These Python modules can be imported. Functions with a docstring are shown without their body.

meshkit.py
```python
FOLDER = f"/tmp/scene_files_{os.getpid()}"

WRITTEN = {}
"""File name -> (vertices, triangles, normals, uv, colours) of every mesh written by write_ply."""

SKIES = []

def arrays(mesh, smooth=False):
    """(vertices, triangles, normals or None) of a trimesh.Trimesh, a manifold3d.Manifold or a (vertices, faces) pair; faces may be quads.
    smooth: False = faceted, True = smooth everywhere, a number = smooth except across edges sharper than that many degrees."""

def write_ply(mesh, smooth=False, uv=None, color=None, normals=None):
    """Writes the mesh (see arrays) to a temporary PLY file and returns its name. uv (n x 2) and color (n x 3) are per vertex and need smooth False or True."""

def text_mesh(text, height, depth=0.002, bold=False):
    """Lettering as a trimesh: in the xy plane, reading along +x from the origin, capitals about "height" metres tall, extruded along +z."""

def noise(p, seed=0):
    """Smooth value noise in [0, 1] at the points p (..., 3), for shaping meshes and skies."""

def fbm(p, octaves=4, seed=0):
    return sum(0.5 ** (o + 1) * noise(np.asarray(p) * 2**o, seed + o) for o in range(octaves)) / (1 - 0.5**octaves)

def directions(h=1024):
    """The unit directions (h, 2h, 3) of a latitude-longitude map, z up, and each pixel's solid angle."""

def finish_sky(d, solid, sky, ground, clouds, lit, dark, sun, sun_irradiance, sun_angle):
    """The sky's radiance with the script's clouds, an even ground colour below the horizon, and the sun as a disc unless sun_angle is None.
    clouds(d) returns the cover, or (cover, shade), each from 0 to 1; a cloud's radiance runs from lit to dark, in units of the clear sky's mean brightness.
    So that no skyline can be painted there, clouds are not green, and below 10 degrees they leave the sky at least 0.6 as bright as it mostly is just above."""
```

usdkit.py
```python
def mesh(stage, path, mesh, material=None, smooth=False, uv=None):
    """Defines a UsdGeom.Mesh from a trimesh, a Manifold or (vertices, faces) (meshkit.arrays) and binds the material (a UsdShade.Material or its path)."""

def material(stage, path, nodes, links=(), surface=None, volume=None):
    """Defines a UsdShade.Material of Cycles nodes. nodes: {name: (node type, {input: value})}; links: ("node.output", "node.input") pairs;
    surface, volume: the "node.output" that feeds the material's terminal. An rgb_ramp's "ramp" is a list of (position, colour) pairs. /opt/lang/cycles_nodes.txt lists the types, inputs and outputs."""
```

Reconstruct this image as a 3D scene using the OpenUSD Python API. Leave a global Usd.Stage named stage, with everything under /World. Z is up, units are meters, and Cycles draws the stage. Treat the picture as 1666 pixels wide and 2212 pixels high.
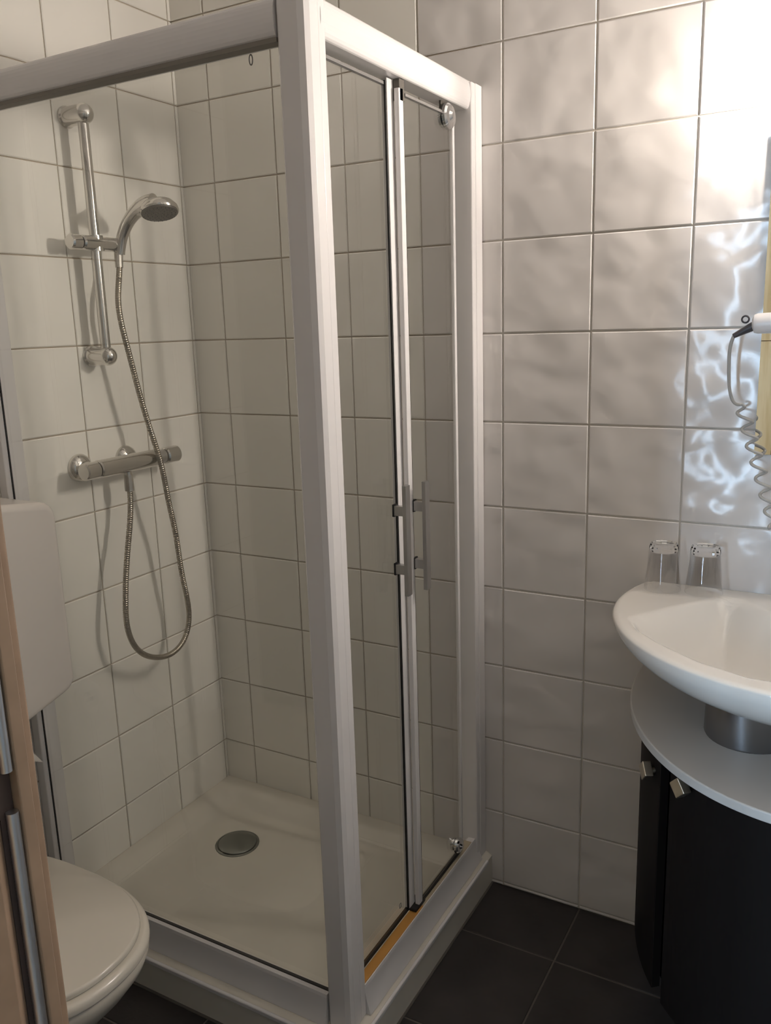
import math, random
import numpy as np, trimesh, usdkit, meshkit
import manifold3d as m3
from shapely.geometry import Polygon, box as sbox, Point
from shapely import affinity
import shapely
from pxr import Usd, UsdGeom, UsdLux, Gf, Sdf

random.seed(7)
stage = Usd.Stage.CreateInMemory()
UsdGeom.SetStageUpAxis(stage, UsdGeom.Tokens.z)
UsdGeom.SetStageMetersPerUnit(stage, 1.0)
UsdGeom.Xform.Define(stage, '/World')
stage.SetDefaultPrim(stage.GetPrimAtPath('/World'))
UsdGeom.Scope.Define(stage, '/World/Looks')
PI = math.pi

# ------------------------------------------------------------------ camera
FPX, YAW, PITCH, ROLL = 1833.25, -0.51829, -0.21874, -0.03154
CAM = np.array([1.63374, -1.83182, 1.44051])
EXPOSURE = 0.0
fw = np.array([math.sin(YAW) * math.cos(PITCH), math.cos(YAW) * math.cos(PITCH), math.sin(PITCH)])
r0 = np.array([math.cos(YAW), -math.sin(YAW), 0.0]); u0 = np.cross(r0, fw)
c_, s_ = math.cos(ROLL), math.sin(ROLL)
rt, up = c_ * r0 + s_ * u0, -s_ * r0 + c_ * u0
cam = UsdGeom.Camera.Define(stage, '/World/camera')
cam.CreateHorizontalApertureAttr(36.0)
cam.CreateVerticalApertureAttr(36.0 * 2212 / 1666)
cam.CreateFocalLengthAttr(36.0 * FPX / 1666)
cam.CreateClippingRangeAttr(Gf.Vec2f(0.02, 100))
cam.CreateExposureAttr(EXPOSURE)
M = Gf.Matrix4d(1)
for i, v in enumerate((rt, up, -fw, CAM)):
    M.SetRow(i, Gf.Vec4d(float(v[0]), float(v[1]), float(v[2]), 1.0 if i == 3 else 0.0))
cam.AddTransformOp().Set(M)

# ------------------------------------------------------------------ light levels
LAMP_EMIT = 560.0          # bare bulbs over the mirror; the two right ones are added fill
DAY = 34.0                 # daylight outside the bedroom window
BEDROOM_FILL = 5.0  # strength of the ceiling lamp added to brighten the wardrobe
dome = UsdLux.DomeLight.Define(stage, '/World/sky_light')
dome.CreateColorAttr(Gf.Vec3f(0.62, 0.78, 1.0)); dome.CreateIntensityAttr(1.0)
day = UsdLux.RectLight.Define(stage, '/World/window_daylight')
day.CreateWidthAttr(1.22); day.CreateHeightAttr(2.16)
day.CreateIntensityAttr(DAY); day.CreateColorAttr(Gf.Vec3f(0.56, 0.76, 1.0))
day.AddTranslateOp().Set(Gf.Vec3d(0.43, -4.42, 1.16)); day.AddRotateXOp().Set(90.0)

# ------------------------------------------------------------------ helpers
used = {}
def numbered(parent, name):
    k = used.get((parent, name), 0); used[(parent, name)] = k + 1
    return name if k == 0 else f'{name}_{k:03d}'
def ppath(parent):
    return '/World' if parent is None else (parent if isinstance(parent, str) else str(parent.GetPath()))
def obj(name, mesh, mat, parent=None, smooth=30, **keys):
    pp = ppath(parent); path = f'{pp}/{numbered(pp, name)}'
    p = usdkit.mesh(stage, path, mesh, '/World/Looks/' + mat, smooth=smooth).GetPrim()
    for k, v in keys.items(): p.SetCustomDataByKey(k, v)
    return p
def thing(name, label=None, category=None, loc=(0, 0, 0), parent=None, **keys):
    pp = ppath(parent); path = f'{pp}/{numbered(pp, name)}'
    x = UsdGeom.Xform.Define(stage, path); x.AddTranslateOp().Set(Gf.Vec3d(*map(float, loc)))
    p = x.GetPrim()
    if label: p.SetCustomDataByKey('label', label)
    if category: p.SetCustomDataByKey('category', category)
    for k, v in keys.items(): p.SetCustomDataByKey(k, v)
    return p
def cat(*ms): return trimesh.util.concatenate([m for m in ms])
def bx(x0, x1, y0, y1, z0, z1):
    m = trimesh.creation.box((x1 - x0, y1 - y0, z1 - z0)); m.apply_translation(((x0 + x1) / 2, (y0 + y1) / 2, (z0 + z1) / 2)); return m
def extrude(poly, length, o=(0, 0, 0), u=(1, 0, 0), v=(0, 1, 0), w=(0, 0, 1)):
    """polygon in the (u, v) plane at o, extruded by length along w"""
    m = trimesh.creation.extrude_polygon(poly, length, engine='earcut')
    T = np.eye(4); T[:3, 0], T[:3, 1], T[:3, 2], T[:3, 3] = u, v, w, o
    m.apply_transform(T)
    if np.linalg.det(T[:3, :3]) < 0: m.invert()
    return m
def rrect(x0, x1, y0, y1, r, q=6): return sbox(x0 + r, y0 + r, x1 - r, y1 - r).buffer(r, quad_segs=q)
def rbx(x0, x1, y0, y1, z0, z1, r=0.002, axis='z', q=3):
    """box with its four long edges rounded, long along the axis"""
    if axis == 'z': return extrude(rrect(x0, x1, y0, y1, r, q), z1 - z0, (0, 0, z0))
    if axis == 'x': return extrude(rrect(y0, y1, z0, z1, r, q), x1 - x0, (x0, 0, 0), (0, 1, 0), (0, 0, 1), (1, 0, 0))
    return extrude(rrect(z0, z1, x0, x1, r, q), y1 - y0, (0, y0, 0), (0, 0, 1), (1, 0, 0), (0, 1, 0))
def hullbox(x0, x1, y0, y1, z0, z1, r=0.004, n=12):
    s = m3.Manifold.sphere(r, n)
    return m3.Manifold.batch_hull([s.translate((x, y, z)) for x in (x0 + r, x1 - r) for y in (y0 + r, y1 - r) for z in (z0 + r, z1 - r)])
def cyl(p, q, r, r2=None, n=28):
    p, q = np.array(p, float), np.array(q, float); L = np.linalg.norm(q - p)
    m = trimesh.creation.revolve(np.array([[0, 0], [r, 0], [r if r2 is None else r2, L], [0, L]]), sections=n)
    m.apply_transform(trimesh.geometry.align_vectors([0, 0, 1], (q - p) / L)); m.apply_translation(p); return m
def lathe(prof, o=(0, 0, 0), d=(0, 0, 1), n=40):
    m = trimesh.creation.revolve(np.array(prof, float), sections=n)
    m.apply_transform(trimesh.geometry.align_vectors([0, 0, 1], np.array(d, float) / np.linalg.norm(d))); m.apply_translation(o); return m
def spline(pts, n=120):
    from scipy.interpolate import CubicSpline
    pts = np.array(pts, float); t = np.r_[0, np.cumsum(np.linalg.norm(np.diff(pts, axis=0), axis=1))]
    return CubicSpline(t, pts)(np.linspace(0, t[-1], n))
def tube(pts, r, n=10, caps=True):
    pts = np.array(pts, float); N = len(pts); r = np.broadcast_to(r, N)
    T = np.gradient(pts, axis=0); T /= np.linalg.norm(T, axis=1, keepdims=True)
    a = np.cross(T[0], [0.31, 0.2, 0.93]); a /= np.linalg.norm(a); V = []
    for i in range(N):
        a = a - T[i] * (a @ T[i]); a /= np.linalg.norm(a); b = np.cross(T[i], a)
        for k in range(n):
            th = 2 * PI * k / n; V.append(pts[i] + r[i] * (math.cos(th) * a + math.sin(th) * b))
    F = []
    for i in range(N - 1):
        for k in range(n):
            A, B = i * n + k, i * n + (k + 1) % n; F += [[A, B, B + n], [A, B + n, A + n]]
    if caps:
        V += [pts[0], pts[-1]]; c0, c1 = len(V) - 2, len(V) - 1
        for k in range(n):
            F.append([c0, (k + 1) % n, k]); F.append([c1, (N - 1) * n + k, (N - 1) * n + (k + 1) % n])
    return trimesh.Trimesh(np.array(V), np.array(F), process=False)
def loft(rings, cap0=True, cap1=True):
    rings = [np.array(r, float) for r in rings]; n = len(rings[0]); V = np.vstack(rings); F = []
    for i in range(len(rings) - 1):
        for k in range(n):
            A, B = i * n + k, i * n + (k + 1) % n; F += [[A, B, B + n], [A, B + n, A + n]]
    V = list(V)
    if cap0:
        V.append(rings[0].mean(0)); c = len(V) - 1; F += [[c, (k + 1) % n, k] for k in range(n)]
    if cap1:
        V.append(rings[-1].mean(0)); c = len(V) - 1; b = (len(rings) - 1) * n; F += [[c, b + k, b + (k + 1) % n] for k in range(n)]
    m = trimesh.Trimesh(np.array(V), np.array(F), process=False)
    if m.volume < 0: m.invert()
    return m
def outline(poly, n=96):
    """n points of a polygon's edge, counter-clockwise, from its start"""
    L = shapely.geometry.polygon.orient(poly).exterior
    return np.array([L.interpolate(t, normalized=True).coords[0] for t in np.linspace(0, 1, n, endpoint=False)])
def inset(P, d):
    T = np.roll(P, -1, 0) - np.roll(P, 1, 0); T /= np.linalg.norm(T, axis=1, keepdims=True)
    return P - d * np.c_[T[:, 1], -T[:, 0]]
def slab(poly, h, r_top=0.0, r_bot=0.0, n=96, q=5, crown=0.0):
    """polygon laid flat, h thick, its top and bottom edges rounded"""
    P = outline(poly, n); R = []
    if r_bot:
        for a in np.linspace(0, PI / 2, q): R.append((r_bot * (1 - math.sin(a)), r_bot * (1 - math.cos(a))))
    else: R.append((0, 0))
    if r_top:
        for a in np.linspace(0, PI / 2, q): R.append((r_top * (1 - math.cos(a)), h - r_top * (1 - math.sin(a))))
    else: R.append((0, h))
    rings = [np.c_[inset(P, d), np.full(n, z)] for d, z in R]
    if crown:
        c = rings[-1].mean(0); base = rings[-1].copy()
        for s in (0.75, 0.5, 0.25):
            q_ = c + (base - c) * s; q_[:, 2] = h + crown * (1 - s * s); rings.append(q_)
    return loft(rings)
def place(m, o, u, v, w):
    T = np.eye(4); T[:3, 0], T[:3, 1], T[:3, 2], T[:3, 3] = u, v, w, o; m = m.copy(); m.apply_transform(T)
    if np.linalg.det(T[:3, :3]) < 0: m.invert()
    return m
def tri(m):
    q = m.to_mesh(); return trimesh.Trimesh(q.vert_properties[:, :3], q.tri_verts, process=False)

# ------------------------------------------------------------------ materials
def mat(name, color, rough=0.5, metal=0.0, bump=None, var=None, **kw):
    """bump: (noise scale, distance, detail); var: (scale, amount) mottles the colour a little"""
    n = {'p': ('principled_bsdf', {'base_color': color, 'roughness': rough, 'metallic': metal, **kw})}; l = []
    if bump or var: n['g'] = ('geometry', {})
    if bump:
        n['n'] = ('noise_texture', {'scale': bump[0], 'detail': bump[2]}); n['b'] = ('bump', {'strength': 1.0, 'distance': bump[1]})
        l += [('g.position', 'n.vector'), ('n.fac', 'b.height'), ('b.normal', 'p.normal')]
    if var:
        d = var[1]; n['v'] = ('noise_texture', {'scale': var[0], 'detail': 4.0})
        n['r'] = ('rgb_ramp', {'ramp': [(0.3, tuple(c * (1 - d) for c in color)), (0.7, tuple(min(1, c * (1 + d)) for c in color))]})
        l += [('g.position', 'v.vector'), ('v.fac', 'r.fac'), ('r.color', 'p.base_color')]
    usdkit.material(stage, '/World/Looks/' + name, n, l, surface='p.BSDF')
def tile_mat(name, color, rough, scale, dist):
    n = {'g': ('geometry', {}), 'o': ('object_info', {}), 'm': ('math', {'math_type': 'multiply', 'value2': 40.0}),
         'c': ('combine_xyz', {}), 'a': ('vector_math', {'math_type': 'add'}),
         's': ('mapping', {'mapping_type': 'point', 'scale': (1.0, 1.0, 1.25), 'rotation': (0.5, 0.5, 0.0)}),
         'n': ('noise_texture', {'scale': scale, 'detail': 0.6}), 'b': ('bump', {'strength': 1.0, 'distance': dist}),
         'p': ('principled_bsdf', {'base_color': color, 'roughness': rough, 'specular_ior_level': 0.36})}
    l = [('o.random', 'm.value1'), ('m.value', 'c.y'), ('g.position', 'a.vector1'), ('c.vector', 'a.vector2'), ('a.vector', 's.vector'),
         ('s.vector', 'n.vector'), ('n.fac', 'b.height'), ('b.normal', 'p.normal')]
    usdkit.material(stage, '/World/Looks/' + name, n, l, surface='p.BSDF')
def pane_mat(name, tint, ior=1.45, rough=0.0):
    usdkit.material(stage, '/World/Looks/' + name, {'t': ('transparent_bsdf', {'color': tint}), 'g': ('glossy_bsdf', {'color': (1, 1, 1), 'roughness': rough}), 'o': ('geometry', {}),
        'i': ('map_range', {'from_min': 0.0, 'from_max': 1.0, 'to_min': ior, 'to_max': 1.0 / ior}),
        'f': ('fresnel', {'IOR': ior}), 'x': ('mix_closure', {})}, [('o.backfacing', 'i.value'), ('i.result', 'f.IOR'), ('f.fac', 'x.fac'), ('t.BSDF', 'x.closure1'), ('g.BSDF', 'x.closure2')], surface='x.closure')
tile_mat('wavy_tile', (0.70, 0.67, 0.65), 0.125, 12.0, 0.0072)
tile_mat('shower_tile', (0.845, 0.82, 0.76), 0.14, 9.0, 0.0012)
mat('grout_light', (0.60, 0.56, 0.50), 0.8)
mat('grout_shower', (0.47, 0.41, 0.33), 0.8)
mat('floor_tile', (0.034, 0.029, 0.028), 0.55, bump=(60, 0.0008, 4.0), var=(9, 0.25))
mat('floor_grout', (0.13, 0.115, 0.10), 0.9)
mat('white_paint', (0.74, 0.72, 0.68), 0.6)
mat('frame_white', (0.75, 0.73, 0.725), 0.22)
mat('acrylic', (0.72, 0.68, 0.60), 0.22, var=(5, 0.04))
mat('silicone', (0.66, 0.60, 0.52), 0.5)
mat('ceramic', (0.76, 0.73, 0.68), 0.07)
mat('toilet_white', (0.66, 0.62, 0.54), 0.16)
mat('cistern_white', (0.76, 0.71, 0.66), 0.2)
mat('chrome', (0.66, 0.64, 0.61), 0.13, 1.0)
mat('satin_metal', (0.55, 0.54, 0.53), 0.32, 1.0)
mat('hose_metal', (0.40, 0.36, 0.30), 0.3, 1.0)
mat('spray_grey', (0.10, 0.09, 0.075), 0.5)
mat('drain_metal', (0.30, 0.31, 0.29), 0.35, 1.0)
mat('black_rubber', (0.012, 0.011, 0.011), 0.5)
mat('amber_seal', (0.46, 0.225, 0.05), 0.4)
mat('grey_seal', (0.42, 0.36, 0.26), 0.5)
mat('lip_dark', (0.20, 0.18, 0.155), 0.6)
mat('stamp_grey', (0.20, 0.19, 0.18), 0.6)
mat('vanity_grey', (0.49, 0.465, 0.435), 0.42)
mat('dark_door', (0.009, 0.0068, 0.006), 0.55, specular_ior_level=0.08)
mat('carcass_black', (0.003, 0.003, 0.003), 0.7, specular_ior_level=0.1)
mat('knob_metal', (0.72, 0.66, 0.55), 0.33, 1.0)
mat('mirror', (0.86, 0.87, 0.86), 0.0, 1.0)
mat('mirror_edge', (0.30, 0.33, 0.36), 0.2, 0.7)
mat('dryer_white', (0.74, 0.70, 0.68), 0.35)
mat('dryer_dark', (0.055, 0.05, 0.055), 0.45)
mat('cord_grey', (0.42, 0.40, 0.37), 0.4)
mat('paper', (0.78, 0.74, 0.68), 0.9)
mat('jamb_wood', (0.34, 0.24, 0.165), 0.42, var=(30, 0.10))
mat('jamb_groove', (0.10, 0.07, 0.06), 0.6)
mat('jamb_bead', (0.72, 0.72, 0.74), 0.36, 1.0)
mat('polished_chrome', (0.75, 0.75, 0.75), 0.04, 1.0)
mat('dark_chrome', (0.30, 0.30, 0.31), 0.24, 1.0)
mat('front_paint', (0.37, 0.355, 0.34), 0.7)
mat('ceiling_white', (0.86, 0.85, 0.84), 0.7)
mat('side_paint', (0.45, 0.43, 0.40), 0.7)
mat('bedroom_wall', (0.42, 0.40, 0.37), 0.8)
mat('bedroom_floor', (0.34, 0.33, 0.32), 0.8)
pane_mat('shower_glass', (0.982, 0.986, 0.978))
pane_mat('window_glass', (0.97, 0.98, 0.98))
pane_mat('tumbler_glass', (0.99, 0.99, 0.99), 1.5)
usdkit.material(stage, '/World/Looks/thick_glass', {'p': ('principled_bsdf', {'base_color': (0.97, 0.97, 0.97), 'roughness': 0.02, 'transmission_weight': 1.0, 'ior': 1.5})}, surface='p.BSDF')
usdkit.material(stage, '/World/Looks/lamp_glow', {'e': ('emission', {'color': (1.0, 0.895, 0.795), 'strength': LAMP_EMIT})}, surface='e.emission')
usdkit.material(stage, '/World/Looks/bedroom_fill', {'e': ('emission', {'color': (1.0, 0.78, 0.52), 'strength': BEDROOM_FILL})}, surface='e.emission')
usdkit.material(stage, '/World/Looks/pine', {'g': ('geometry', {}), 'm': ('mapping', {'mapping_type': 'point', 'scale': (1.0, 1.0, 0.09)}), 'n': ('noise_texture', {'scale': 26.0, 'detail': 3.0}),
    'r': ('rgb_ramp', {'ramp': [(0.3, (0.62, 0.42, 0.20)), (0.55, (0.78, 0.58, 0.33)), (0.8, (0.80, 0.62, 0.38))]}), 'p': ('principled_bsdf', {'roughness': 0.4})},
    [('g.position', 'm.vector'), ('m.vector', 'n.vector'), ('n.fac', 'r.fac'), ('r.color', 'p.base_color')], surface='p.BSDF')

# ------------------------------------------------------------------ room shell
S = {'kind': 'structure'}
ZT, XR, YF = 2.41, 2.30, -1.49            # ceiling, right wall, inner face of the front wall
OX, OY, OZ = 0.10906, 0.21284, 2.01027    # tile joints: first on the back wall, first on the left wall, one height
G, TH = 0.0016, 0.0035                    # half a joint, how proud a tile stands
def tile_mesh(a0, a1, b0, b1, depth, c=0.0022):
    """a tile in the (a, b) plane, back at 0, face at depth, face edges chamfered"""
    V = [(a0, b0, 0), (a1, b0, 0), (a1, b1, 0), (a0, b1, 0), (a0, b0, depth - c * .7), (a1, b0, depth - c * .7), (a1, b1, depth - c * .7), (a0, b1, depth - c * .7),
         (a0 + c, b0 + c, depth), (a1 - c, b0 + c, depth), (a1 - c, b1 - c, depth), (a0 + c, b1 - c, depth)]
    F = [(8, 9, 10), (8, 10, 11)]
    for k in range(4):
        j = (k + 1) % 4; F += [(k, j, j + 4), (k, j + 4, k + 4), (k + 4, j + 4, j + 8), (k + 4, j + 8, k + 8)]
    return trimesh.Trimesh(np.array(V, float), np.array(F), process=False)
def joints(first, lo, hi, step=0.2):
    k0 = math.floor((lo - first) / step); e = [lo]
    x = first + k0 * step
    while x < hi - 0.004:
        if x > lo + 0.004: e.append(x)
        x += step
    return e + [hi]
def shift(m, o, u, v, w): return place(m, o, u, v, w)

wb = thing('wall_back', **S)
obj('grout_bed', bx(0.0, 0.86, 0.0, 0.12, 0, ZT), 'grout_shower', wb, False)
obj('grout_bed', bx(0.86, XR, 0.0, 0.12, 0, ZT), 'grout_light', wb, False)
zs = joints(OZ, 0.0, ZT); xs = joints(OX, 0.0, XR)
for i in range(len(xs) - 1):
    for j in range(len(zs) - 1):
        x0, x1, z0, z1 = xs[i] + G, xs[i + 1] - G, zs[j] + G, zs[j + 1] - G
        k = 0.0004 * random.uniform(-1, 1)
        obj('tile', shift(tile_mesh(x0, x1, z0, z1, TH + k), (0, 0, 0), (1, 0, 0), (0, 0, 1), (0, -1, 0)), 'shower_tile' if x1 < 0.86 else 'wavy_tile', wb, False)
wl = thing('wall_left', **S)
obj('grout_bed', bx(-0.12, 0.0, YF - 0.11, 0.12, 0, ZT), 'grout_shower', wl, False)
ys = joints(OY, 0.0, -YF)
for i in range(len(ys) - 1):
    for j in range(len(zs) - 1):
        y0, y1, z0, z1 = -ys[i + 1] + G, -ys[i] - G, zs[j] + G, zs[j + 1] - G
        k = 0.0003 * random.uniform(-1, 1)
        obj('tile', shift(tile_mesh(y0, y1, z0, z1, TH + k), (0, 0, 0), (0, 1, 0), (0, 0, 1), (1, 0, 0)), 'shower_tile', wl, False)
obj('wall_right', bx(XR, XR + 0.1, YF - 0.11, 0.12, 0, ZT), 'side_paint', None, False, **S)
DX0, DX1, DZ = 1.16, 2.0, 2.06            # the doorway
fr = thing('wall_front', **S)
obj('panel', bx(-0.12, DX0 - 0.03, YF - 0.11, YF, 0, ZT), 'front_paint', fr, False)
obj('panel', bx(DX1 + 0.03, XR + 0.1, YF - 0.11, YF, 0, ZT), 'front_paint', fr, False)
obj('lintel', bx(DX0 - 0.03, DX1 + 0.03, YF - 0.11, YF, DZ + 0.03, ZT), 'front_paint', fr, False)
obj('ceiling', bx(-0.12, XR + 0.1, YF - 0.11, 0.12, ZT, ZT + 0.1), 'ceiling_white', None, False, **S)
fl = thing('floor', **S)
obj('grout_bed', bx(-0.12, XR + 0.1, YF - 0.11, 0.12, -0.1, -0.0015), 'floor_grout', fl, False)
fx = joints(1.111, 0.0, XR, 0.3); fy = joints(0.2, 0.0, -YF + 0.05, 0.3)
for i in range(len(fx) - 1):
    for j in range(len(fy) - 1):
        if fx[i + 1] < 0.86 and fy[j + 1] < 0.66: continue
        m = tile_mesh(fx[i] + .002, fx[i + 1] - .002, -fy[j + 1] + .002, -fy[j] - .002, 0.0035 + 0.0003 * random.uniform(-1, 1), 0.0012)
        m.apply_translation((0, 0, -0.0035)); obj('tile', m, 'floor_tile', fl, False)

# door frame: the jamb that the camera looks past, with its groove and glossy bead
tr = thing('trim_1', **S)
y0 = YF - 0.008
jp = Polygon([(DX0 - 0.035, y0), (DX0, y0), (DX0, y0 - 0.010), (DX0 - 0.009, y0 - 0.010), (DX0 - 0.009, y0 - 0.0215), (DX0 - 0.0005, y0 - 0.0315), (DX0, y0 - 0.0325), (DX0, y0 - 0.125), (DX0 - 0.035, y0 - 0.125)]).buffer(-0.0012).buffer(0.0012, quad_segs=3)
obj('jamb', extrude(jp, DZ, (0, 0, 0.002)), 'jamb_wood', tr)
obj('groove', bx(DX0 - 0.0092, DX0 - 0.0080, y0 - 0.0212, y0 - 0.0103, 0.002, DZ), 'jamb_groove', tr, False)
for z0, z1 in ((0.002, 1.128), (1.158, DZ)):
    obj('bead', extrude(Point(DX0 - 0.0048, y0 - 0.0142).buffer(0.0042, quad_segs=6), z1 - z0, (0, 0, z0)), 'jamb_bead', tr)
obj('jamb', rbx(DX1, DX1 + 0.035, y0 - 0.125, y0, 0.002, DZ, 0.002), 'jamb_wood', tr)
obj('head', bx(DX0 - 0.035, DX1 + 0.035, y0 - 0.125, y0, DZ, DZ + 0.035), 'jamb_wood', tr)
for a, b in ((DX0 - 0.085, DX0 - 0.02), (DX1 + 0.02, DX1 + 0.058)):
    obj('casing', rbx(a, b, YF + 0.001, YF + 0.012, 0.002, DZ + 0.06, 0.003), 'jamb_wood', tr)

# the bedroom behind the camera: daylight and the pine wardrobe that the mirror shows come from here
BX0, BX1, BY0, BZ = -1.6, 3.4, -4.3, 2.5; BY1 = YF - 0.11
obj('floor', bx(BX0, BX1, BY0, BY1, -0.1, -0.001), 'bedroom_floor', None, False, **S)
obj('ceiling', bx(BX0, BX1, BY0, BY1, BZ, BZ + 0.1), 'white_paint', None, False, **S)
obj('wall_left', bx(BX0 - 0.1, BX0, BY0, BY1, 0, BZ), 'bedroom_wall', None, False, **S)
obj('wall_right', bx(BX1, BX1 + 0.1, BY0, BY1, 0, BZ), 'bedroom_wall', None, False, **S)
pf = thing('wall_partition', **S)
for a, b in ((BX0, -0.12), (XR + 0.1, BX1)): obj('panel', bx(a, b, BY1, BY1 + 0.1, 0, BZ), 'bedroom_wall', pf, False)
obj('panel', bx(-0.12, XR + 0.1, BY1, BY1 + 0.05, ZT + 0.1, BZ), 'bedroom_wall', pf, False)
wf = thing('wall_far', **S); WX0, WX1, WZ0, WZ1 = -0.20, 1.06, 0.06, 2.26
obj('panel', bx(BX0, WX0, BY0 - 0.1, BY0, 0, BZ), 'bedroom_wall', wf, False); obj('panel', bx(WX1, BX1, BY0 - 0.1, BY0, 0, BZ), 'bedroom_wall', wf, False)
obj('panel', bx(WX0, WX1, BY0 - 0.1, BY0, 0, WZ0), 'bedroom_wall', wf, False); obj('panel', bx(WX0, WX1, BY0 - 0.1, BY0, WZ1, BZ), 'bedroom_wall', wf, False)
wn = thing('window_1', **S)
for a, b in ((WX0, WX0 + 0.06), (WX1 - 0.06, WX1), (0.35, 0.41)): obj('window_frame', rbx(a, b, BY0 - 0.07, BY0 - 0.02, WZ0, WZ1, 0.004), 'frame_white', wn)
for a, b in ((WZ0, WZ0 + 0.06), (WZ1 - 0.06, WZ1)): obj('window_frame', rbx(WX0, WX1, BY0 - 0.068, BY0 - 0.022, a, b, 0.004, 'x'), 'frame_white', wn)
for a, b in ((WX0 + 0.06, 0.35), (0.41, WX1 - 0.06)): obj('pane', bx(a, b, BY0 - 0.05, BY0 - 0.044, WZ0 + 0.06, WZ1 - 0.06), 'window_glass', wn, False)
wd = thing('wardrobe', 'pine plank wardrobe seen only as a reflection in the mirror', 'wardrobe', (1.5, -2.95, 0))
obj('carcass', bx(-0.385, 0.4, -0.25, 0.22, 0.0, 2.06), 'pine', wd, False)
for k in range(6):
    a = -0.385 + k * 0.131
    for z0, z1 in ((0.02, 1.30), (1.304, 2.05)): obj('plank', rbx(a + 0.001, a + 0.130, 0.221, 0.24, z0, z1, 0.003), 'pine', wd)
bl = thing('ceiling_lamp', 'added unseen bedroom ceiling lamp that brightens the wardrobe', 'lamp', (1.25, -2.15, BZ))  # unseen lamp, added so that the wardrobe is lit
obj('base', lathe([(0, -0.02), (0.15, -0.02), (0.15, 0), (0, 0)]), 'frame_white', bl); obj('shade', lathe([(0, -0.09), (0.08, -0.08), (0.13, -0.05), (0.145, -0.02), (0, -0.02)]), 'bedroom_fill', bl)

# ------------------------------------------------------------------ shower tray
XT, YT = 0.878, -0.697
ty = thing('shower_tray', 'low white acrylic shower tray filling the tiled corner', 'shower tray')
def tray():
    N = 61; gx = np.linspace(0.004, XT, N); gy = np.linspace(YT, -0.004, N); X, Y = np.meshgrid(gx, gy, indexing='ij')
    d = np.minimum.reduce([X - 0.004, XT - X, Y - YT, -0.004 - Y])
    t = np.clip((d - 0.035) / 0.05, 0, 1); t = t * t * (3 - 2 * t)
    D = np.hypot(X - 0.222, Y + 0.237)
    Z = 0.088 - 0.024 * t - 0.010 * t * (1 - np.clip(D / 0.5, 0, 1))
    e = np.clip(1 - np.minimum(XT - X, Y - YT) / 0.012, 0, 1); Z = Z - 0.008 * e * e
    V = np.c_[X.ravel(), Y.ravel(), Z.ravel()]; F = []
    for i in range(N - 1):
        for j in range(N - 1):
            a = i * N + j; F += [[a, a + N, a + N + 1], [a, a + N + 1, a + 1]]
    E = [i * N for i in range(N)] + [(N - 1) * N + j for j in range(1, N)] + [i * N + N - 1 for i in range(N - 2, -1, -1)] + [j for j in range(N - 2, 0, -1)]
    b = len(V); V = np.vstack([V, np.c_[V[E][:, :2], np.zeros(len(E))]]); n = len(E)
    for k in range(n):
        k2 = (k + 1) % n; F += [[E[k], b + k, b + k2], [E[k], b + k2, E[k2]]]
    V = np.vstack([V, [[XT / 2, YT / 2, 0.0]]]); F += [[len(V) - 1, b + (k + 1) % n, b + k] for k in range(n)]
    m = trimesh.Trimesh(V, np.array(F), process=False)
    if m.volume < 0: m.invert()
    return m
obj('basin', tray(), 'acrylic', ty, 40)
obj('drain_cover', lathe([(0, 0.0085), (0.03, 0.0075), (0.046, 0.005), (0.052, 0.001), (0.052, 0), (0, 0)], (0.222, -0.237, 0.0585)), 'drain_metal', ty, label='round grey metal drain cover')
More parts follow.
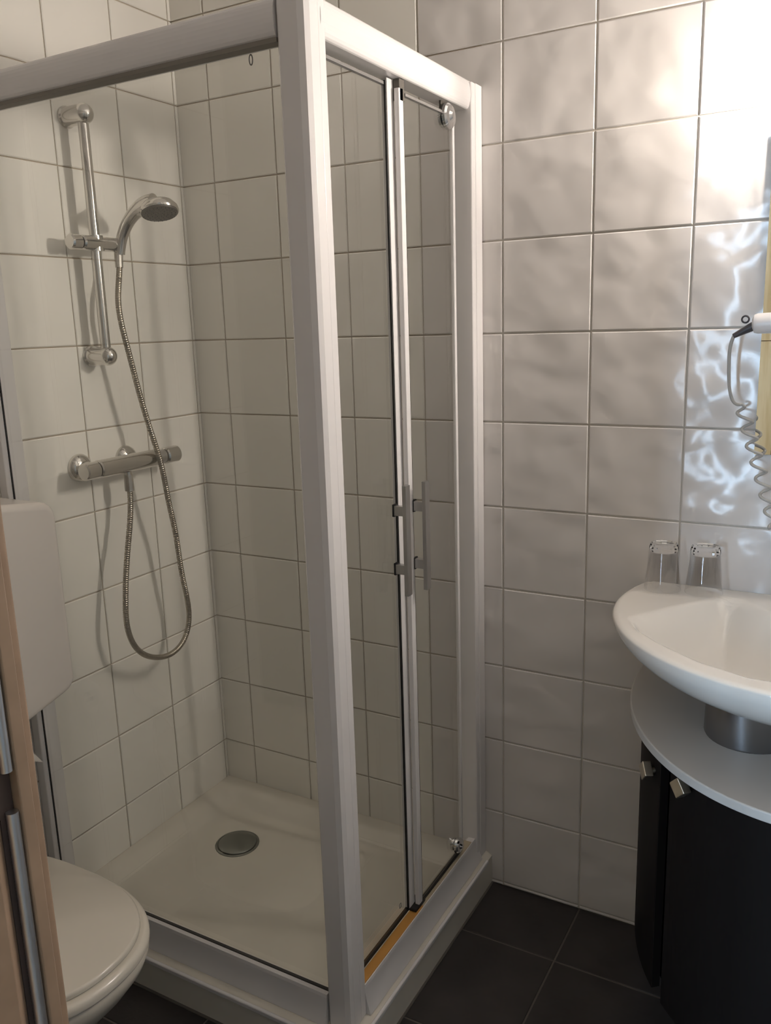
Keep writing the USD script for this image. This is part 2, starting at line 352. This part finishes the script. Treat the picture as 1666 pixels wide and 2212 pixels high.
obj('drain_ring', lathe([(0.050, -0.004), (0.060, -0.004), (0.060, 0.0012), (0.056, 0.0025), (0.050, 0.001), (0.050, -0.004)], (0.222, -0.237, 0.0560)), 'drain_metal', ty)
def bead(a, b, up, out, r=0.006):
    P = Polygon([(0, 0)] + [(r * math.cos(t), r * math.sin(t)) for t in np.linspace(0, PI / 2, 6)]); w = np.array(b, float) - a; L = np.linalg.norm(w)
    return extrude(P, L, a, out, up, w / L)
obj('silicone_joint', cat(bead((0.004, -0.004, 0.0825), (0.86, -0.004, 0.0825), (0, 0, 1), (0, -1, 0)), bead((0.004, -0.67, 0.0825), (0.004, -0.004, 0.0825), (0, 0, 1), (1, 0, 0))), 'silicone', ty)
obj('apron_strip', cat(extrude(rrect(0.876, 0.8835, 0.0765, 0.0888, 0.003, 4), 0.66, (0, -0.70, 0), (1, 0, 0), (0, 0, 1), (0, 1, 0)),
                       extrude(rrect(-0.7035, -0.695, 0.0765, 0.0888, 0.003, 4), 0.8795, (0.004, 0, 0), (0, 1, 0), (0, 0, 1), (1, 0, 0))), 'frame_white', ty)
obj('floor_seal', cat(bead((XT, -0.697, 0), (XT, -0.004, 0), (0, 0, 1), (1, 0, 0), 0.004), bead((0.0, YT, 0), (XT, YT, 0), (0, 0, 1), (0, -1, 0), 0.004)), 'floor_grout', ty)

# ------------------------------------------------------------------ shower enclosure
en = thing('shower_enclosure', 'white framed glass corner shower enclosure with sliding doors', 'shower enclosure')
ZB, ZH = 0.09, 1.928
XO, YO = 0.858, -0.668
post = Polygon([(0.803, YO + 0.006), (0.809, YO), (XO - 0.014, YO), (XO - 0.004, YO + 0.004), (XO, YO + 0.014), (XO, YO + 0.036), (XO - 0.012, YO + 0.040), (XO - 0.055, YO + 0.040), (0.803, YO + 0.02)]).buffer(0.002, quad_segs=3).buffer(-0.002, quad_segs=3)
obj('corner_post', extrude(post, 2.02 - ZB, (0, 0, ZB)), 'frame_white', en)
obj('post_profile', rbx(0.822, XO - 0.001, YO + 0.037, YO + 0.058, ZB, ZH, 0.003), 'frame_white', en)
obj('wall_profile', cat(rbx(0.813, XO + 0.002, -0.056, -0.036, ZB, ZH, 0.003), rbx(0.820, XO + 0.004, -0.0385, -0.0045, ZB, ZH, 0.003)), 'frame_white', en)
obj('wall_profile', rbx(0.0045, 0.03, YO + 0.002, -0.612, ZB, ZH, 0.003), 'frame_white', en)
# top rails: convex outside; bottom rails: concave cove outside
t = np.linspace(-1, 1, 13)
top = Polygon([(-0.045, 0.0), (-0.0145, 0.0)] + [(0.011 * math.cos(a * 1.35) - 0.0125, 0.0275 + 0.0275 * math.sin(a * PI / 2)) for a in t] + [(-0.045, 0.055)]).buffer(0.0015, quad_segs=2)
obj('top_rail', extrude(top, 0.80 - 0.0045, (0.0045, YO, 1.874), (0, -1, 0), (0, 0, 1), (1, 0, 0)), 'frame_white', en)
obj('top_rail', extrude(top, -YO - 0.045 - 0.034, (XO, YO + 0.045, 1.877), (1, 0, 0), (0, 0, 1), (0, 1, 0)), 'frame_white', en)
c0 = [(-0.004 + 0.012 * (a ** 2), 0.062 * (1 - a)) for a in np.linspace(0.1, 1, 9)]
bot = Polygon([(-0.028, 0.0), (-0.028, 0.056), (-0.022, 0.061), (-0.005, 0.062)] + c0).buffer(0.001, quad_segs=2)
obj('bottom_rail', extrude(bot, 0.80 - 0.03, (0.03, YO, 0.089), (0, -1, 0), (0, 0, 1), (1, 0, 0)), 'frame_white', en)
obj('bottom_rail', extrude(bot, -YO - 0.058 - 0.042, (XO, YO + 0.058, 0.089), (1, 0, 0), (0, 0, 1), (0, 1, 0)), 'frame_white', en)
obj('track_strip', rbx(0.8315, 0.852, YO + 0.058, -0.345, 0.1505, 0.1535, 0.001, 'y'), 'amber_seal', en, label='amber coloured strip on the door threshold')
obj('track_strip', rbx(0.8315, 0.852, -0.345, -0.075, 0.1505, 0.1530, 0.001, 'y'), 'grey_seal', en)
# fixed front pane
g = obj('fixed_pane', bx(0.028, 0.806, -0.653, -0.647, 0.150, 1.885), 'shower_glass', en, False)
obj('seal', bx(0.0298, 0.0316, -0.6538, -0.6500, 0.150, 1.876), 'black_rubber', g, False)
obj('seal', bx(0.03, 0.804, -0.6550, -0.6460, 0.1480, 0.1515), 'black_rubber', g, False)
ring = Point(0, 0).buffer(1, quad_segs=10); ring = affinity.scale(ring, 0.0042, 0.0085).difference(affinity.scale(ring, 0.0024, 0.0062))
obj('seal', bx(0.03, 0.804, -0.6675, -0.6465, 1.8655, 1.8725), 'lip_dark', g, False)  # dark strip along the lower edge of the front top rail
obj('stamp', extrude(ring, 0.0006, (0.743, -0.6532, 1.853), (1, 0, 0), (0, 0, 1), (0, -1, 0)), 'stamp_grey', g)
# sliding panes with stile, seals, rollers and bar handle
def handle(parent, xg, y, label=None):
    kw = {'label': label} if label else {}
    m = [rbx(xg + 0.024, xg + 0.033, y - 0.009, y + 0.009, 0.902, 1.128, 0.0012)]
    for z in (0.955, 1.076): m.append(rbx(xg + 0.0035, xg + 0.026, y - 0.006, y + 0.006, z - 0.010, z + 0.010, 0.001, 'x'))
    h = obj('handle', cat(*m), 'satin_metal', parent, **kw)
    for z in (0.955, 1.076): obj('handle_pad', rbx(xg + 0.0003, xg + 0.0038, y - 0.0072, y + 0.0072, z - 0.0125, z + 0.0125, 0.001, 'x'), 'black_rubber', parent)
pa = obj('sliding_pane', bx(0.8235, 0.8285, -0.608, -0.352, 0.158, 1.864), 'shower_glass', en, False)
obj('stile', rbx(0.8205, 0.8330, -0.374, -0.348, 0.157, 1.873, 0.002), 'frame_white', pa)
obj('seal', bx(0.8285, 0.8320, -0.3785, -0.3742, 0.157, 1.868), 'black_rubber', pa, False)
obj('bottom_seal', bx(0.8225, 0.8300, -0.608, -0.3742, 0.154, 0.160), 'black_rubber', pa, False)
obj('top_strip', bx(0.8225, 0.8295, -0.608, -0.374, 1.861, 1.866), 'stamp_grey', pa, False)
handle(pa, 0.8288, -0.3865)
pb = obj('sliding_pane', bx(0.8395, 0.8445, -0.338, -0.118, 0.158, 1.852), 'shower_glass', en, False)
obj('stile', rbx(0.8365, 0.8470, -0.355, -0.3375, 0.160, 1.858, 0.002), 'frame_white', pb)
obj('stile', rbx(0.8382, 0.8462, -0.122, -0.112, 0.157, 1.852, 0.002), 'frame_white', pb)
obj('seal', bx(0.8440, 0.8462, -0.3377, -0.3360, 0.160, 1.856), 'black_rubber', pb, False)
obj('bottom_seal', bx(0.8385, 0.8455, -0.330, -0.118, 0.154, 0.160), 'black_rubber', pb, False)
obj('foot', rbx(0.8215, 0.8480, -0.374, -0.327, 0.1535, 0.1605, 0.002, 'x'), 'black_rubber', pb)
obj('top_cap', rbx(0.8335, 0.8470, -0.352, -0.332, 1.838, 1.874, 0.002), 'spray_grey', pb)
obj('top_strip', bx(0.8385, 0.8455, -0.327, -0.122, 1.849, 1.854), 'stamp_grey', pb, False)
handle(pb, 0.8448, -0.333)
for z, r in ((1.846, 0.025), (0.186, 0.019)):
    obj('roller', cat(lathe([(0, 0), (r, 0), (r, 0.006), (r * 0.85, 0.010), (r * 0.5, 0.011), (r * 0.3, 0.016), (0, 0.017)], (0.8448, -0.146, z), (1, 0, 0), 32),
                      lathe([(0, 0), (r * 0.8, 0), (r * 0.8, 0.006), (0, 0.009)], (0.8393, -0.146, z), (-1, 0, 0), 24)), 'polished_chrome', pb, label='chrome roller of the sliding pane')
obj('roller_bracket', rbx(0.8335, 0.8390, -0.160, -0.132, 1.855, 1.878, 0.002), 'spray_grey', pb)
obj('stamp', extrude(rrect(-0.004, 0.004, -0.006, 0.006, 0.002).difference(rrect(-0.0025, 0.0025, -0.0045, 0.0045, 0.0015)), 0.0005, (0.8287, -0.41, 0.19), (0, 1, 0), (0, 0, 1), (1, 0, 0)), 'stamp_grey', pa)

# ------------------------------------------------------------------ riser rail, hand shower, hose, mixer
RX, RY = 0.057, -0.376
ra = thing('shower_rail', 'chrome vertical riser rail on the tiled left wall', 'shower rail')
obj('rail', cyl((RX, RY, 1.385), (RX, RY, 1.918), 0.0118), 'chrome', ra)
for z in (1.385, 1.917):
    obj('bracket', lathe([(0, 0), (0.024, 0), (0.024, 0.004), (0.0215, 0.008), (0.0215, 0.052)] + [(0.0225 * math.cos(a), 0.056 + 0.0225 * math.sin(a)) for a in np.linspace(0, PI / 2, 9)], (0.0042, RY, z), (1, 0, 0)), 'chrome', ra)
SZ = 1.640
sl = obj('slider', cat(lathe([(0, 0), (0.0135, 0), (0.0165, 0.004), (0.0165, 0.114), (0.0135, 0.118), (0, 0.118)], (RX + 0.004, -0.421, SZ), (0, 1, 0)), lathe([(0, 0), (0.019, 0), (0.019, 0.034), (0, 0.034)], (RX, RY, SZ - 0.017), (0, 0, 1))), 'chrome', ra)
obj('knob', lathe([(0, 0), (0.014, 0), (0.017, 0.004), (0.017, 0.026), (0.014, 0.030), (0, 0.030)], (RX + 0.003, -0.423, SZ), (0, -1, 0)), 'chrome', ra)
hs = thing('hand_shower', 'chrome hand shower resting in the slider of the rail', 'shower head')
HP = spline([(0.070, -0.316, 1.618), (0.076, -0.315, 1.645), (0.094, -0.312, 1.680), (0.121, -0.309, 1.707), (0.150, -0.306, 1.722), (0.178, -0.303, 1.726)], 40)
hr = np.interp(np.linspace(0, 1, 40), [0, 0.1, 0.5, 0.8, 1.0], [0.0115, 0.0125, 0.0145, 0.018, 0.020])
obj('handle', tube(HP, hr, 18), 'chrome', hs)
HC, HD = np.array((0.192, -0.302, 1.708)), np.array((0.26, -0.16, -0.95)); HD /= np.linalg.norm(HD)
obj('head', lathe([(0, -0.024), (0.018, -0.0225), (0.034, -0.016), (0.0425, -0.006), (0.0445, 0.002), (0.043, 0.006), (0, 0.006)], HC, HD), 'chrome', hs)
obj('spray_face', lathe([(0, 0.0062), (0.0415, 0.0062), (0.0405, 0.0088), (0.036, 0.0098), (0, 0.0105)], HC, HD), 'spray_grey', hs, label='dark grey spray face')
nz = []
Tn = trimesh.geometry.align_vectors([0, 0, 1], HD)
for rr, nn in ((0.009, 6), (0.018, 12), (0.027, 18), (0.035, 24)):
    for k in range(nn):
        m = trimesh.creation.cone(0.0012, 0.003, sections=5); m.apply_translation((rr * math.cos(2 * PI * k / nn), rr * math.sin(2 * PI * k / nn), 0.0098)); m.apply_transform(Tn); m.apply_translation(HC); nz.append(m)
obj('nozzles', cat(*nz), 'black_rubber', hs, False, kind='stuff')
ho = thing('shower_hose', 'ribbed metal shower hose hanging in a loop', 'hose')
hp = spline([(0.068, -0.318, 1.612), (0.072, -0.325, 1.580), (0.080, -0.345, 1.510), (0.085, -0.335, 1.404), (0.087, -0.312, 1.292), (0.091, -0.290, 1.198), (0.103, -0.277, 1.113), (0.103, -0.263, 1.020), (0.098, -0.242, 0.924), (0.095, -0.228, 0.808), (0.095, -0.216, 0.730), (0.095, -0.219, 0.672), (0.095, -0.240, 0.634), (0.095, -0.283, 0.612), (0.094, -0.345, 0.620), (0.093, -0.392, 0.649), (0.092, -0.419, 0.690), (0.090, -0.428, 0.742), (0.088, -0.423, 0.792), (0.083, -0.398, 0.905), (0.076, -0.370, 0.993), (0.072, -0.359, 1.070)], 900)
obj('hose', tube(hp, 0.0070 + 0.0005 * np.where(np.arange(900) % 3 == 0, -1.6, 0.6), 10), 'hose_metal', ho, 60)
obj('nut', cyl((0.072, -0.359, 1.058), (0.072, -0.359, 1.098), 0.0115, 0.0105, 8), 'chrome', ho, 20)
obj('nut', cyl(hp[0] + (0, 0, 0.010), hp[14], 0.0105, 0.009, 12), 'chrome', ho, 20)
mx = thing('shower_mixer', 'chrome thermostatic bar mixer below the riser rail', 'shower mixer')
AX, AZ = 0.072, 1.126
def bar(y0, y1, r, e=0.003, n=36): return lathe([(0, 0), (r - e, 0), (r, e), (r, y1 - y0 - e), (r - e, y1 - y0), (0, y1 - y0)], (AX, y0, AZ), (0, 1, 0), n)
obj('body', bar(-0.452, -0.262, 0.0215), 'chrome', mx)
obj('flow_knob', bar(-0.494, -0.454, 0.0205), 'chrome', mx)
th = bar(-0.232, -0.187, 0.0215, 0.003, 40); a = np.arctan2(th.vertices[:, 2] - AZ, th.vertices[:, 0] - AX)
obj('thermostat_knob', cat(th, hullbox(AX - 0.004, AX + 0.004, -0.230, -0.190, AZ + 0.016, AZ + 0.0265, 0.002)), 'chrome', mx)
obj('collar', bar(-0.261, -0.233, 0.0170), 'satin_metal', mx)
for y in (-0.447, -0.300):
    obj('escutcheon', lathe([(0, 0), (0.033, 0), (0.0335, 0.003), (0.031, 0.010), (0.024, 0.017), (0.0165, 0.020), (0.0155, AX - 0.0042), (0, AX - 0.0042)], (0.0042, y, AZ), (1, 0, 0), 44), 'chrome', mx)
obj('outlet', cyl((0.072, -0.359, 1.085), (0.072, -0.359, 1.110), 0.0095), 'chrome', mx)

# ------------------------------------------------------------------ cistern, toilet, paper
ci = thing('toilet_cistern', 'white plastic wall cistern with rounded corners above the toilet', 'cistern')
yc, hw = -0.897, 0.219
cp = Polygon([(yc - hw, 1.103), (yc - hw, 0.697), (yc, 0.642), (yc + hw, 0.697), (yc + hw, 1.103), (yc + 0.1, 1.119), (yc, 1.122), (yc - 0.1, 1.119)])
cp = cp.buffer(-0.034).buffer(0.034, quad_segs=10)
def upright(m): return place(m, (0.0042, 0, 0), (0, 1, 0), (0, 0, 1), (1, 0, 0))
obj('body', upright(slab(cp, 0.192, 0.016, 0.004, 160, 7)), 'cistern_white', ci, 40)
obj('flush_button', rbx(0.075, 0.125, yc - 0.03, yc + 0.03, 1.119, 1.127, 0.006), 'cistern_white', ci)
obj('flush_pipe', tube(spline([(0.07, yc, 0.66), (0.07, yc - 0.01, 0.58), (0.072, yc - 0.06, 0.50), (0.075, yc - 0.115, 0.44), (0.080, yc - 0.135, 0.399)], 30), 0.022, 16), 'cistern_white', ci)
to = thing('toilet', 'white ceramic toilet with its lid closed', 'toilet')
TY = -1.032
def egg(tip, half, back, xw, e=2.35, n=120):
    P = []
    for k in range(n):
        a = 2 * PI * k / n; ca, sa = math.cos(a), math.sin(a); L = (tip - xw) if ca >= 0 else (xw - back)
        ex = 2 / (e if ca >= 0 else 3.2)
        P.append((xw + L * math.copysign(abs(ca) ** ex, ca), TY + half * math.copysign(abs(sa) ** ex, sa)))
    return Polygon(P)
lid, seat = egg(0.632, 0.168, 0.17, 0.40), egg(0.647, 0.181, 0.16, 0.40)
def bowl():
    R = []
    for z, tip, half, back, xw in ((0.0, 0.50, 0.10, 0.13, 0.34), (0.02, 0.50, 0.098, 0.13, 0.34), (0.12, 0.49, 0.094, 0.12, 0.34), (0.20, 0.51, 0.105, 0.10, 0.35), (0.27, 0.555, 0.130, 0.09, 0.37), (0.33, 0.610, 0.160, 0.08, 0.39), (0.365, 0.636, 0.174, 0.07, 0.40), (0.385, 0.644, 0.179, 0.07, 0.40), (0.395, 0.640, 0.176, 0.07, 0.40)):
        R.append(np.c_[outline(egg(tip, half, back, xw), 120), np.full(120, z)])
    return loft(R)
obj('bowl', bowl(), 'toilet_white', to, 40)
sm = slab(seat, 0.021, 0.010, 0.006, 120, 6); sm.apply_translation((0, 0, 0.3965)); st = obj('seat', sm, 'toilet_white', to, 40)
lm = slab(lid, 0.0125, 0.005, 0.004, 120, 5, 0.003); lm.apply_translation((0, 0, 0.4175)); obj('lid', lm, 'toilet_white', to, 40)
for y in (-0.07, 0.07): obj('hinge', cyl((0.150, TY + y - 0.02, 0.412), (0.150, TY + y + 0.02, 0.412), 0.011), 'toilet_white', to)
tp = thing('toilet_roll', 'loose white toilet paper end hanging below the cistern', 'toilet paper')
obj('roll', cat(lathe([(0.02, 0), (0.047, 0), (0.047, 0.1), (0.02, 0.1), (0.02, 0)], (0.055, -0.868, 0.575), (0, 1, 0))), 'paper', tp)
obj('holder', cat(cyl((0.0042, -0.875, 0.575), (0.055, -0.875, 0.575), 0.005), cyl((0.055, -0.878, 0.575), (0.055, -0.764, 0.575), 0.005)), 'chrome', tp)
shp = [(0.1, -0.866, 0.59), (0.1025, -0.80, 0.592), (0.1025, -0.768, 0.592), (0.1025, -0.718, 0.512), (0.1, -0.744, 0.527), (0.1, -0.80, 0.53), (0.1, -0.864, 0.535)]
obj('sheet', extrude(Polygon([(p[1], p[2]) for p in shp]), 0.0008, (0.1015, 0, 0), (0, 1, 0), (0, 0, 1), (1, 0, 0)), 'paper', tp, False)

# ------------------------------------------------------------------ washbasin
RZ = 0.873; BC = np.array((1.593, -0.136)); BR = 0.376
wbn = thing('washbasin', 'white ceramic oval washbasin on the tiled wall', 'washbasin')
inner = Polygon([(1.262, -0.262), (1.327, -0.159), (1.392, -0.070), (1.420, -0.048), (1.445, -0.056), (1.506, -0.116), (1.60, -0.165), (1.72, -0.200), (1.76, -0.27), (1.73, -0.35), (1.66, -0.425), (1.57, -0.462), (1.50, -0.462), (1.42, -0.427), (1.34, -0.368), (1.285, -0.312)]).buffer(0.012).buffer(-0.012)
def basin():
    NA, NS = 200, 70; ang = np.linspace(0, 2 * PI, NA, endpoint=False); V = []; F = []
    edge = []
    for a in ang:
        d = np.array((math.cos(a), math.sin(a))); r = BR * (1 + 0.0 * math.cos(2 * a))
        if d[1] > 0: r = min(r, (-0.004 - BC[1]) / d[1])
        edge.append(BC + d * r)
    edge = np.array(edge); ss = np.r_[np.linspace(0, 0.9, NS - 12, endpoint=False), np.linspace(0.9, 1, 12)]
    P = BC + (edge - BC)[None] * ss[:, None, None]
    pts = shapely.points(P.reshape(-1, 2)); d = shapely.distance(pts, inner.exterior) * np.where(shapely.contains(inner, pts), 1, -1)
    dd = np.clip(d, 0, None)
    q_ = np.clip(dd / 0.07, 0, 1); dep = 0.118 * (1 - np.exp(-dd / 0.066)) * q_ * (2 - q_)
    eo = np.hypot(*(P.reshape(-1, 2) - BC).T); eo = np.clip((eo - (BR - 0.014)) / 0.014, 0, 1)
    z = RZ - dep - 0.006 * eo ** 2.5
    top = np.c_[P.reshape(-1, 2), z]
    sb = ss; q = np.clip(1 - sb, 0, 1)
    zb = RZ - 0.006 - 0.135 * (1 - sb ** 2.6) ** 0.62
    bot = np.dstack([P, np.broadcast_to(zb[:, None], P.shape[:2])]).reshape(-1, 3)
    n0 = len(top); V = np.vstack([top, bot]); ns = len(ss)
    for i in range(ns - 1):
        for k in range(NA):
            a, b = i * NA + k, i * NA + (k + 1) % NA
            F += [[a, a + NA, b + NA], [a, b + NA, b]]
            F += [[n0 + a, n0 + b + NA, n0 + a + NA], [n0 + a, n0 + b, n0 + b + NA]]
    i = ns - 1
    for k in range(NA):
        a, b = i * NA + k, i * NA + (k + 1) % NA; F += [[a, n0 + a, n0 + b], [a, n0 + b, b]]
    return trimesh.Trimesh(V, np.array(F), process=False)
bmesh = basin(); bmesh.merge_vertices()
obj('bowl', bmesh, 'ceramic', wbn, 50)
obj('drain', lathe([(0, 0.004), (0.018, 0.003), (0.022, 0), (0, 0)], (1.535, -0.27, RZ - 0.1165)), 'chrome', wbn)
obj('trap_cover', lathe([(0, 0), (0.074, 0), (0.076, 0.004), (0.074, 0.075), (0, 0.075)], (1.492, -0.264, 0.681)), 'dark_chrome', wbn, label='grey round drain cover under the basin')
tap = thing('basin_tap', 'chrome single lever tap on the washbasin ledge', 'tap', (1.62, -0.10, RZ + 0.002))
obj('body', lathe([(0, 0), (0.026, 0), (0.024, 0.01), (0.021, 0.07), (0.02, 0.085), (0, 0.088)]), 'chrome', tap)
obj('spout', tube(spline([(0, 0, 0.05), (0, -0.05, 0.065), (0, -0.10, 0.066), (0, -0.115, 0.055)], 24), 0.011, 14), 'chrome', tap)
obj('lever', tube(spline([(0, 0, 0.085), (0, -0.03, 0.100), (0, -0.075, 0.115)], 12), 0.006, 10), 'chrome', tap)

# ------------------------------------------------------------------ vanity cabinet
vn = thing('vanity_cabinet', 'dark rounded vanity cabinet with pale top under the washbasin', 'cabinet')
EC = (1.607, -0.057)
def ell(rx, ry, a0=-PI, a1=0.0, n=80): return [(EC[0] + rx * math.cos(a), EC[1] + ry * math.sin(a)) for a in np.linspace(a0, a1, n)]
def dshape(rx, ry): return Polygon(ell(rx, ry) + [(EC[0] + rx, -0.005), (EC[0] - rx, -0.005)])
vt = slab(dshape(0.361, 0.469), 0.018, 0.003, 0.002, 200, 4); vt.apply_translation((0, 0, 0.663)); obj('vanity_top', vt, 'vanity_grey', vn, 40, label='pale grey rounded vanity top')
obj('body', extrude(dshape(0.312, 0.417), 0.655 - 0.16, (0, 0, 0.16)), 'carcass_black', vn)
def leaf(a0, a1, z0=0.15, z1=0.660, th=0.018, straight=0):
    o = ell(0.336, 0.441, a0, a1, 40); i = ell(0.336 - th, 0.441 - th, a1, a0, 40)
    if straight < 0: o = [(o[0][0], -0.005)] + o; i = i + [(i[-1][0], -0.005)]
    if straight > 0: o = o + [(o[-1][0], -0.005)]; i = [(i[0][0], -0.005)] + i
    return extrude(Polygon(o + i).buffer(-0.0015).buffer(0.0015, quad_segs=2), z1 - z0, (0, 0, z0))
rad = math.radians
def knob(a, z, parent):
    o = np.array((EC[0] + 0.336 * math.cos(a), EC[1] + 0.441 * math.sin(a), z)); nrm = np.array((math.cos(a) / 0.336, math.sin(a) / 0.441, 0)); nrm /= np.linalg.norm(nrm); u = np.array((-nrm[1], nrm[0], 0))
    m = slab(rrect(-0.0145, 0.0145, -0.0145, 0.0145, 0.002), 0.016, 0.002, 0.001, 64, 4)
    rot = lambda t: (math.cos(t) * u + math.sin(t) * np.array((0, 0, 1.0)))
    m = place(m, o + 0.008 * nrm, rot(PI / 4), rot(3 * PI / 4), nrm)
    obj('knob', cat(m, cyl(o - 0.001 * nrm, o + 0.009 * nrm, 0.006)), 'knob_metal', parent, label='square metal knob set on its corner')
d1 = obj('door', leaf(-PI, rad(-138.0), straight=-1), 'dark_door', vn); knob(rad(-142.3), 0.603, d1)
d2 = obj('door', leaf(rad(-132.5), rad(-47.5)), 'dark_door', vn); knob(rad(-124.5), 0.640, d2)
d3 = obj('door', leaf(rad(-42.0), 0, straight=1), 'dark_door', vn); knob(rad(-30.5), 0.603, d3)

# ------------------------------------------------------------------ tumblers upside down on the ledge
def tumbler(x, y, label, group=None):
    t_ = thing('tumbler', label, 'glass', (x, y, RZ + 0.004))
    ro, ri, h = 0.038, 0.0365, 0.098
    obj('wall', lathe([(ro, 0), (ro - 0.004, 0.04), (0.030, 0.082), (0.0285, 0.082), (ri - 0.004, 0.04), (ri, 0), (ro, 0)], n=48), 'tumbler_glass', t_)
    obj('base', lathe([(0, 0.083), (0.0285, 0.083), (0.0298, 0.086), (0.0292, h - 0.003), (0.027, h), (0.018, h - 0.001), (0, h - 0.004)], n=16), 'thick_glass', t_, 15)
tumbler(1.290, -0.060, 'left clear tumbler upside down on the basin ledge')
tumbler(1.371, -0.052, 'right clear tumbler upside down, nearer the mirror')

# ------------------------------------------------------------------ mirror, lamp, hair dryer
mi = thing('mirror', 'tall rectangular wall mirror above the washbasin', 'mirror')
obj('glass', bx(1.4465, 1.85, -0.0120, -0.0090, 1.163, 1.765), 'mirror', mi, False)
obj('backing', bx(1.4485, 1.848, -0.0090, -0.0045, 1.166, 1.762), 'mirror_edge', mi, False)
la = thing('mirror_lamp', 'light bar above the mirror, its two right bulbs added as fill', 'lamp', (1.565, 0, 1.848))
obj('bar', hullbox(-0.05, 0.47, -0.030, -0.0045, -0.075, -0.015, 0.006), 'frame_white', la)
for x in (0.0, 0.21, 0.42):  # leftmost bulb is the mirror lamp, the other two are added fill
    so = obj('socket', cat(lathe([(0, 0), (0.010, 0), (0.010, 0.05), (0, 0.05)], (x, -0.029, -0.062), (0, -1, 0), 16), lathe([(0, 0), (0.018, 0), (0.024, 0.012), (0.024, 0.028), (0, 0.028)], (x, -0.088, -0.072), (0, 0, 1), 24)), 'frame_white', la)  # wide cup shaped to block the light going straight down
    obj('bulb', lathe([(0, 0.0), (0.011, 0.0), (0.0135, 0.012), (0.014, 0.050), (0.012, 0.066), (0.007, 0.076), (0, 0.079)], (x, -0.088, -0.0435), n=20), 'lamp_glow', so)

hd = thing('hair_dryer', 'white hair dryer with coiled cord in front of the mirror', 'hair dryer')
hz, hy = 1.4185, -0.08
obj('handle', lathe([(0, 0), (0.010, 0), (0.0165, 0.0035), (0.0185, 0.009), (0.0195, 0.05), (0.0205, 0.12), (0, 0.12)], (1.4365, hy, hz), (1, 0.0, 0.02)), 'dryer_white', hd)
obj('barrel', lathe([(0, 0), (0.030, 0), (0.036, 0.008), (0.036, 0.10), (0.026, 0.16), (0, 0.16)], (1.575, hy + 0.05, hz + 0.01), (0, -1, 0)), 'dryer_white', hd)
sr = obj('strain_relief', cyl((1.439, hy, hz - 0.004), (1.4045, hy, hz - 0.022), 0.0085, 0.0045, 14), 'dryer_dark', hd)
obj('hanging_ring', trimesh.creation.torus(0.0062, 0.0017, major_sections=20, minor_sections=8, transform=trimesh.transformations.concatenate_matrices(trimesh.transformations.translation_matrix((1.424, hy, hz + 0.0085)), trimesh.transformations.rotation_matrix(PI / 2, (1, 0, 0)))), 'dryer_dark', hd)
cpts = [(1.4055, hy, hz - 0.0215), (1.4000, hy + 0.002, 1.378), (1.3985, hy + 0.006, 1.345), (1.3995, hy + 0.012, 1.312), (1.4030, hy + 0.020, 1.284), (1.4100, hy + 0.026, 1.268)]
A_, B_ = np.array((1.4225, -0.046, 1.262)), np.array((1.497, -0.030, 1.018)); TN = 7.5; hel = []
for s in np.linspace(0.0, 1, 220):
    th = 2 * PI * TN * s + 0.4; rr = 0.0120 * min(1, 0.35 + s * 12); hel.append(A_ + (B_ - A_) * s + rr * np.array((math.cos(th), 0.8 * math.sin(th), 0.02 * math.sin(th))))
cord = np.vstack([spline(cpts + [tuple(hel[0] + (-0.004, 0.0, 0.003))], 40), hel])
obj('cord', tube(cord, np.r_[np.full(24, 0.0033), np.full(len(cord) - 24, 0.0031)], 8), 'cord_grey', hd, 60)
ds = thing('dryer_wall_unit', 'small white wall unit of the hair dryer below the mirror', 'wall unit')
obj('box', hullbox(1.492, 1.57, -0.045, -0.0045, 0.955, 1.02, 0.008), 'dryer_white', ds)
dh = thing('dryer_holder', 'grey holder arm carrying the hair dryer', 'holder')
obj('arm', cat(rbx(1.555, 1.595, -0.0305, -0.0122, 1.39, 1.47, 0.003)), 'satin_metal', dh)
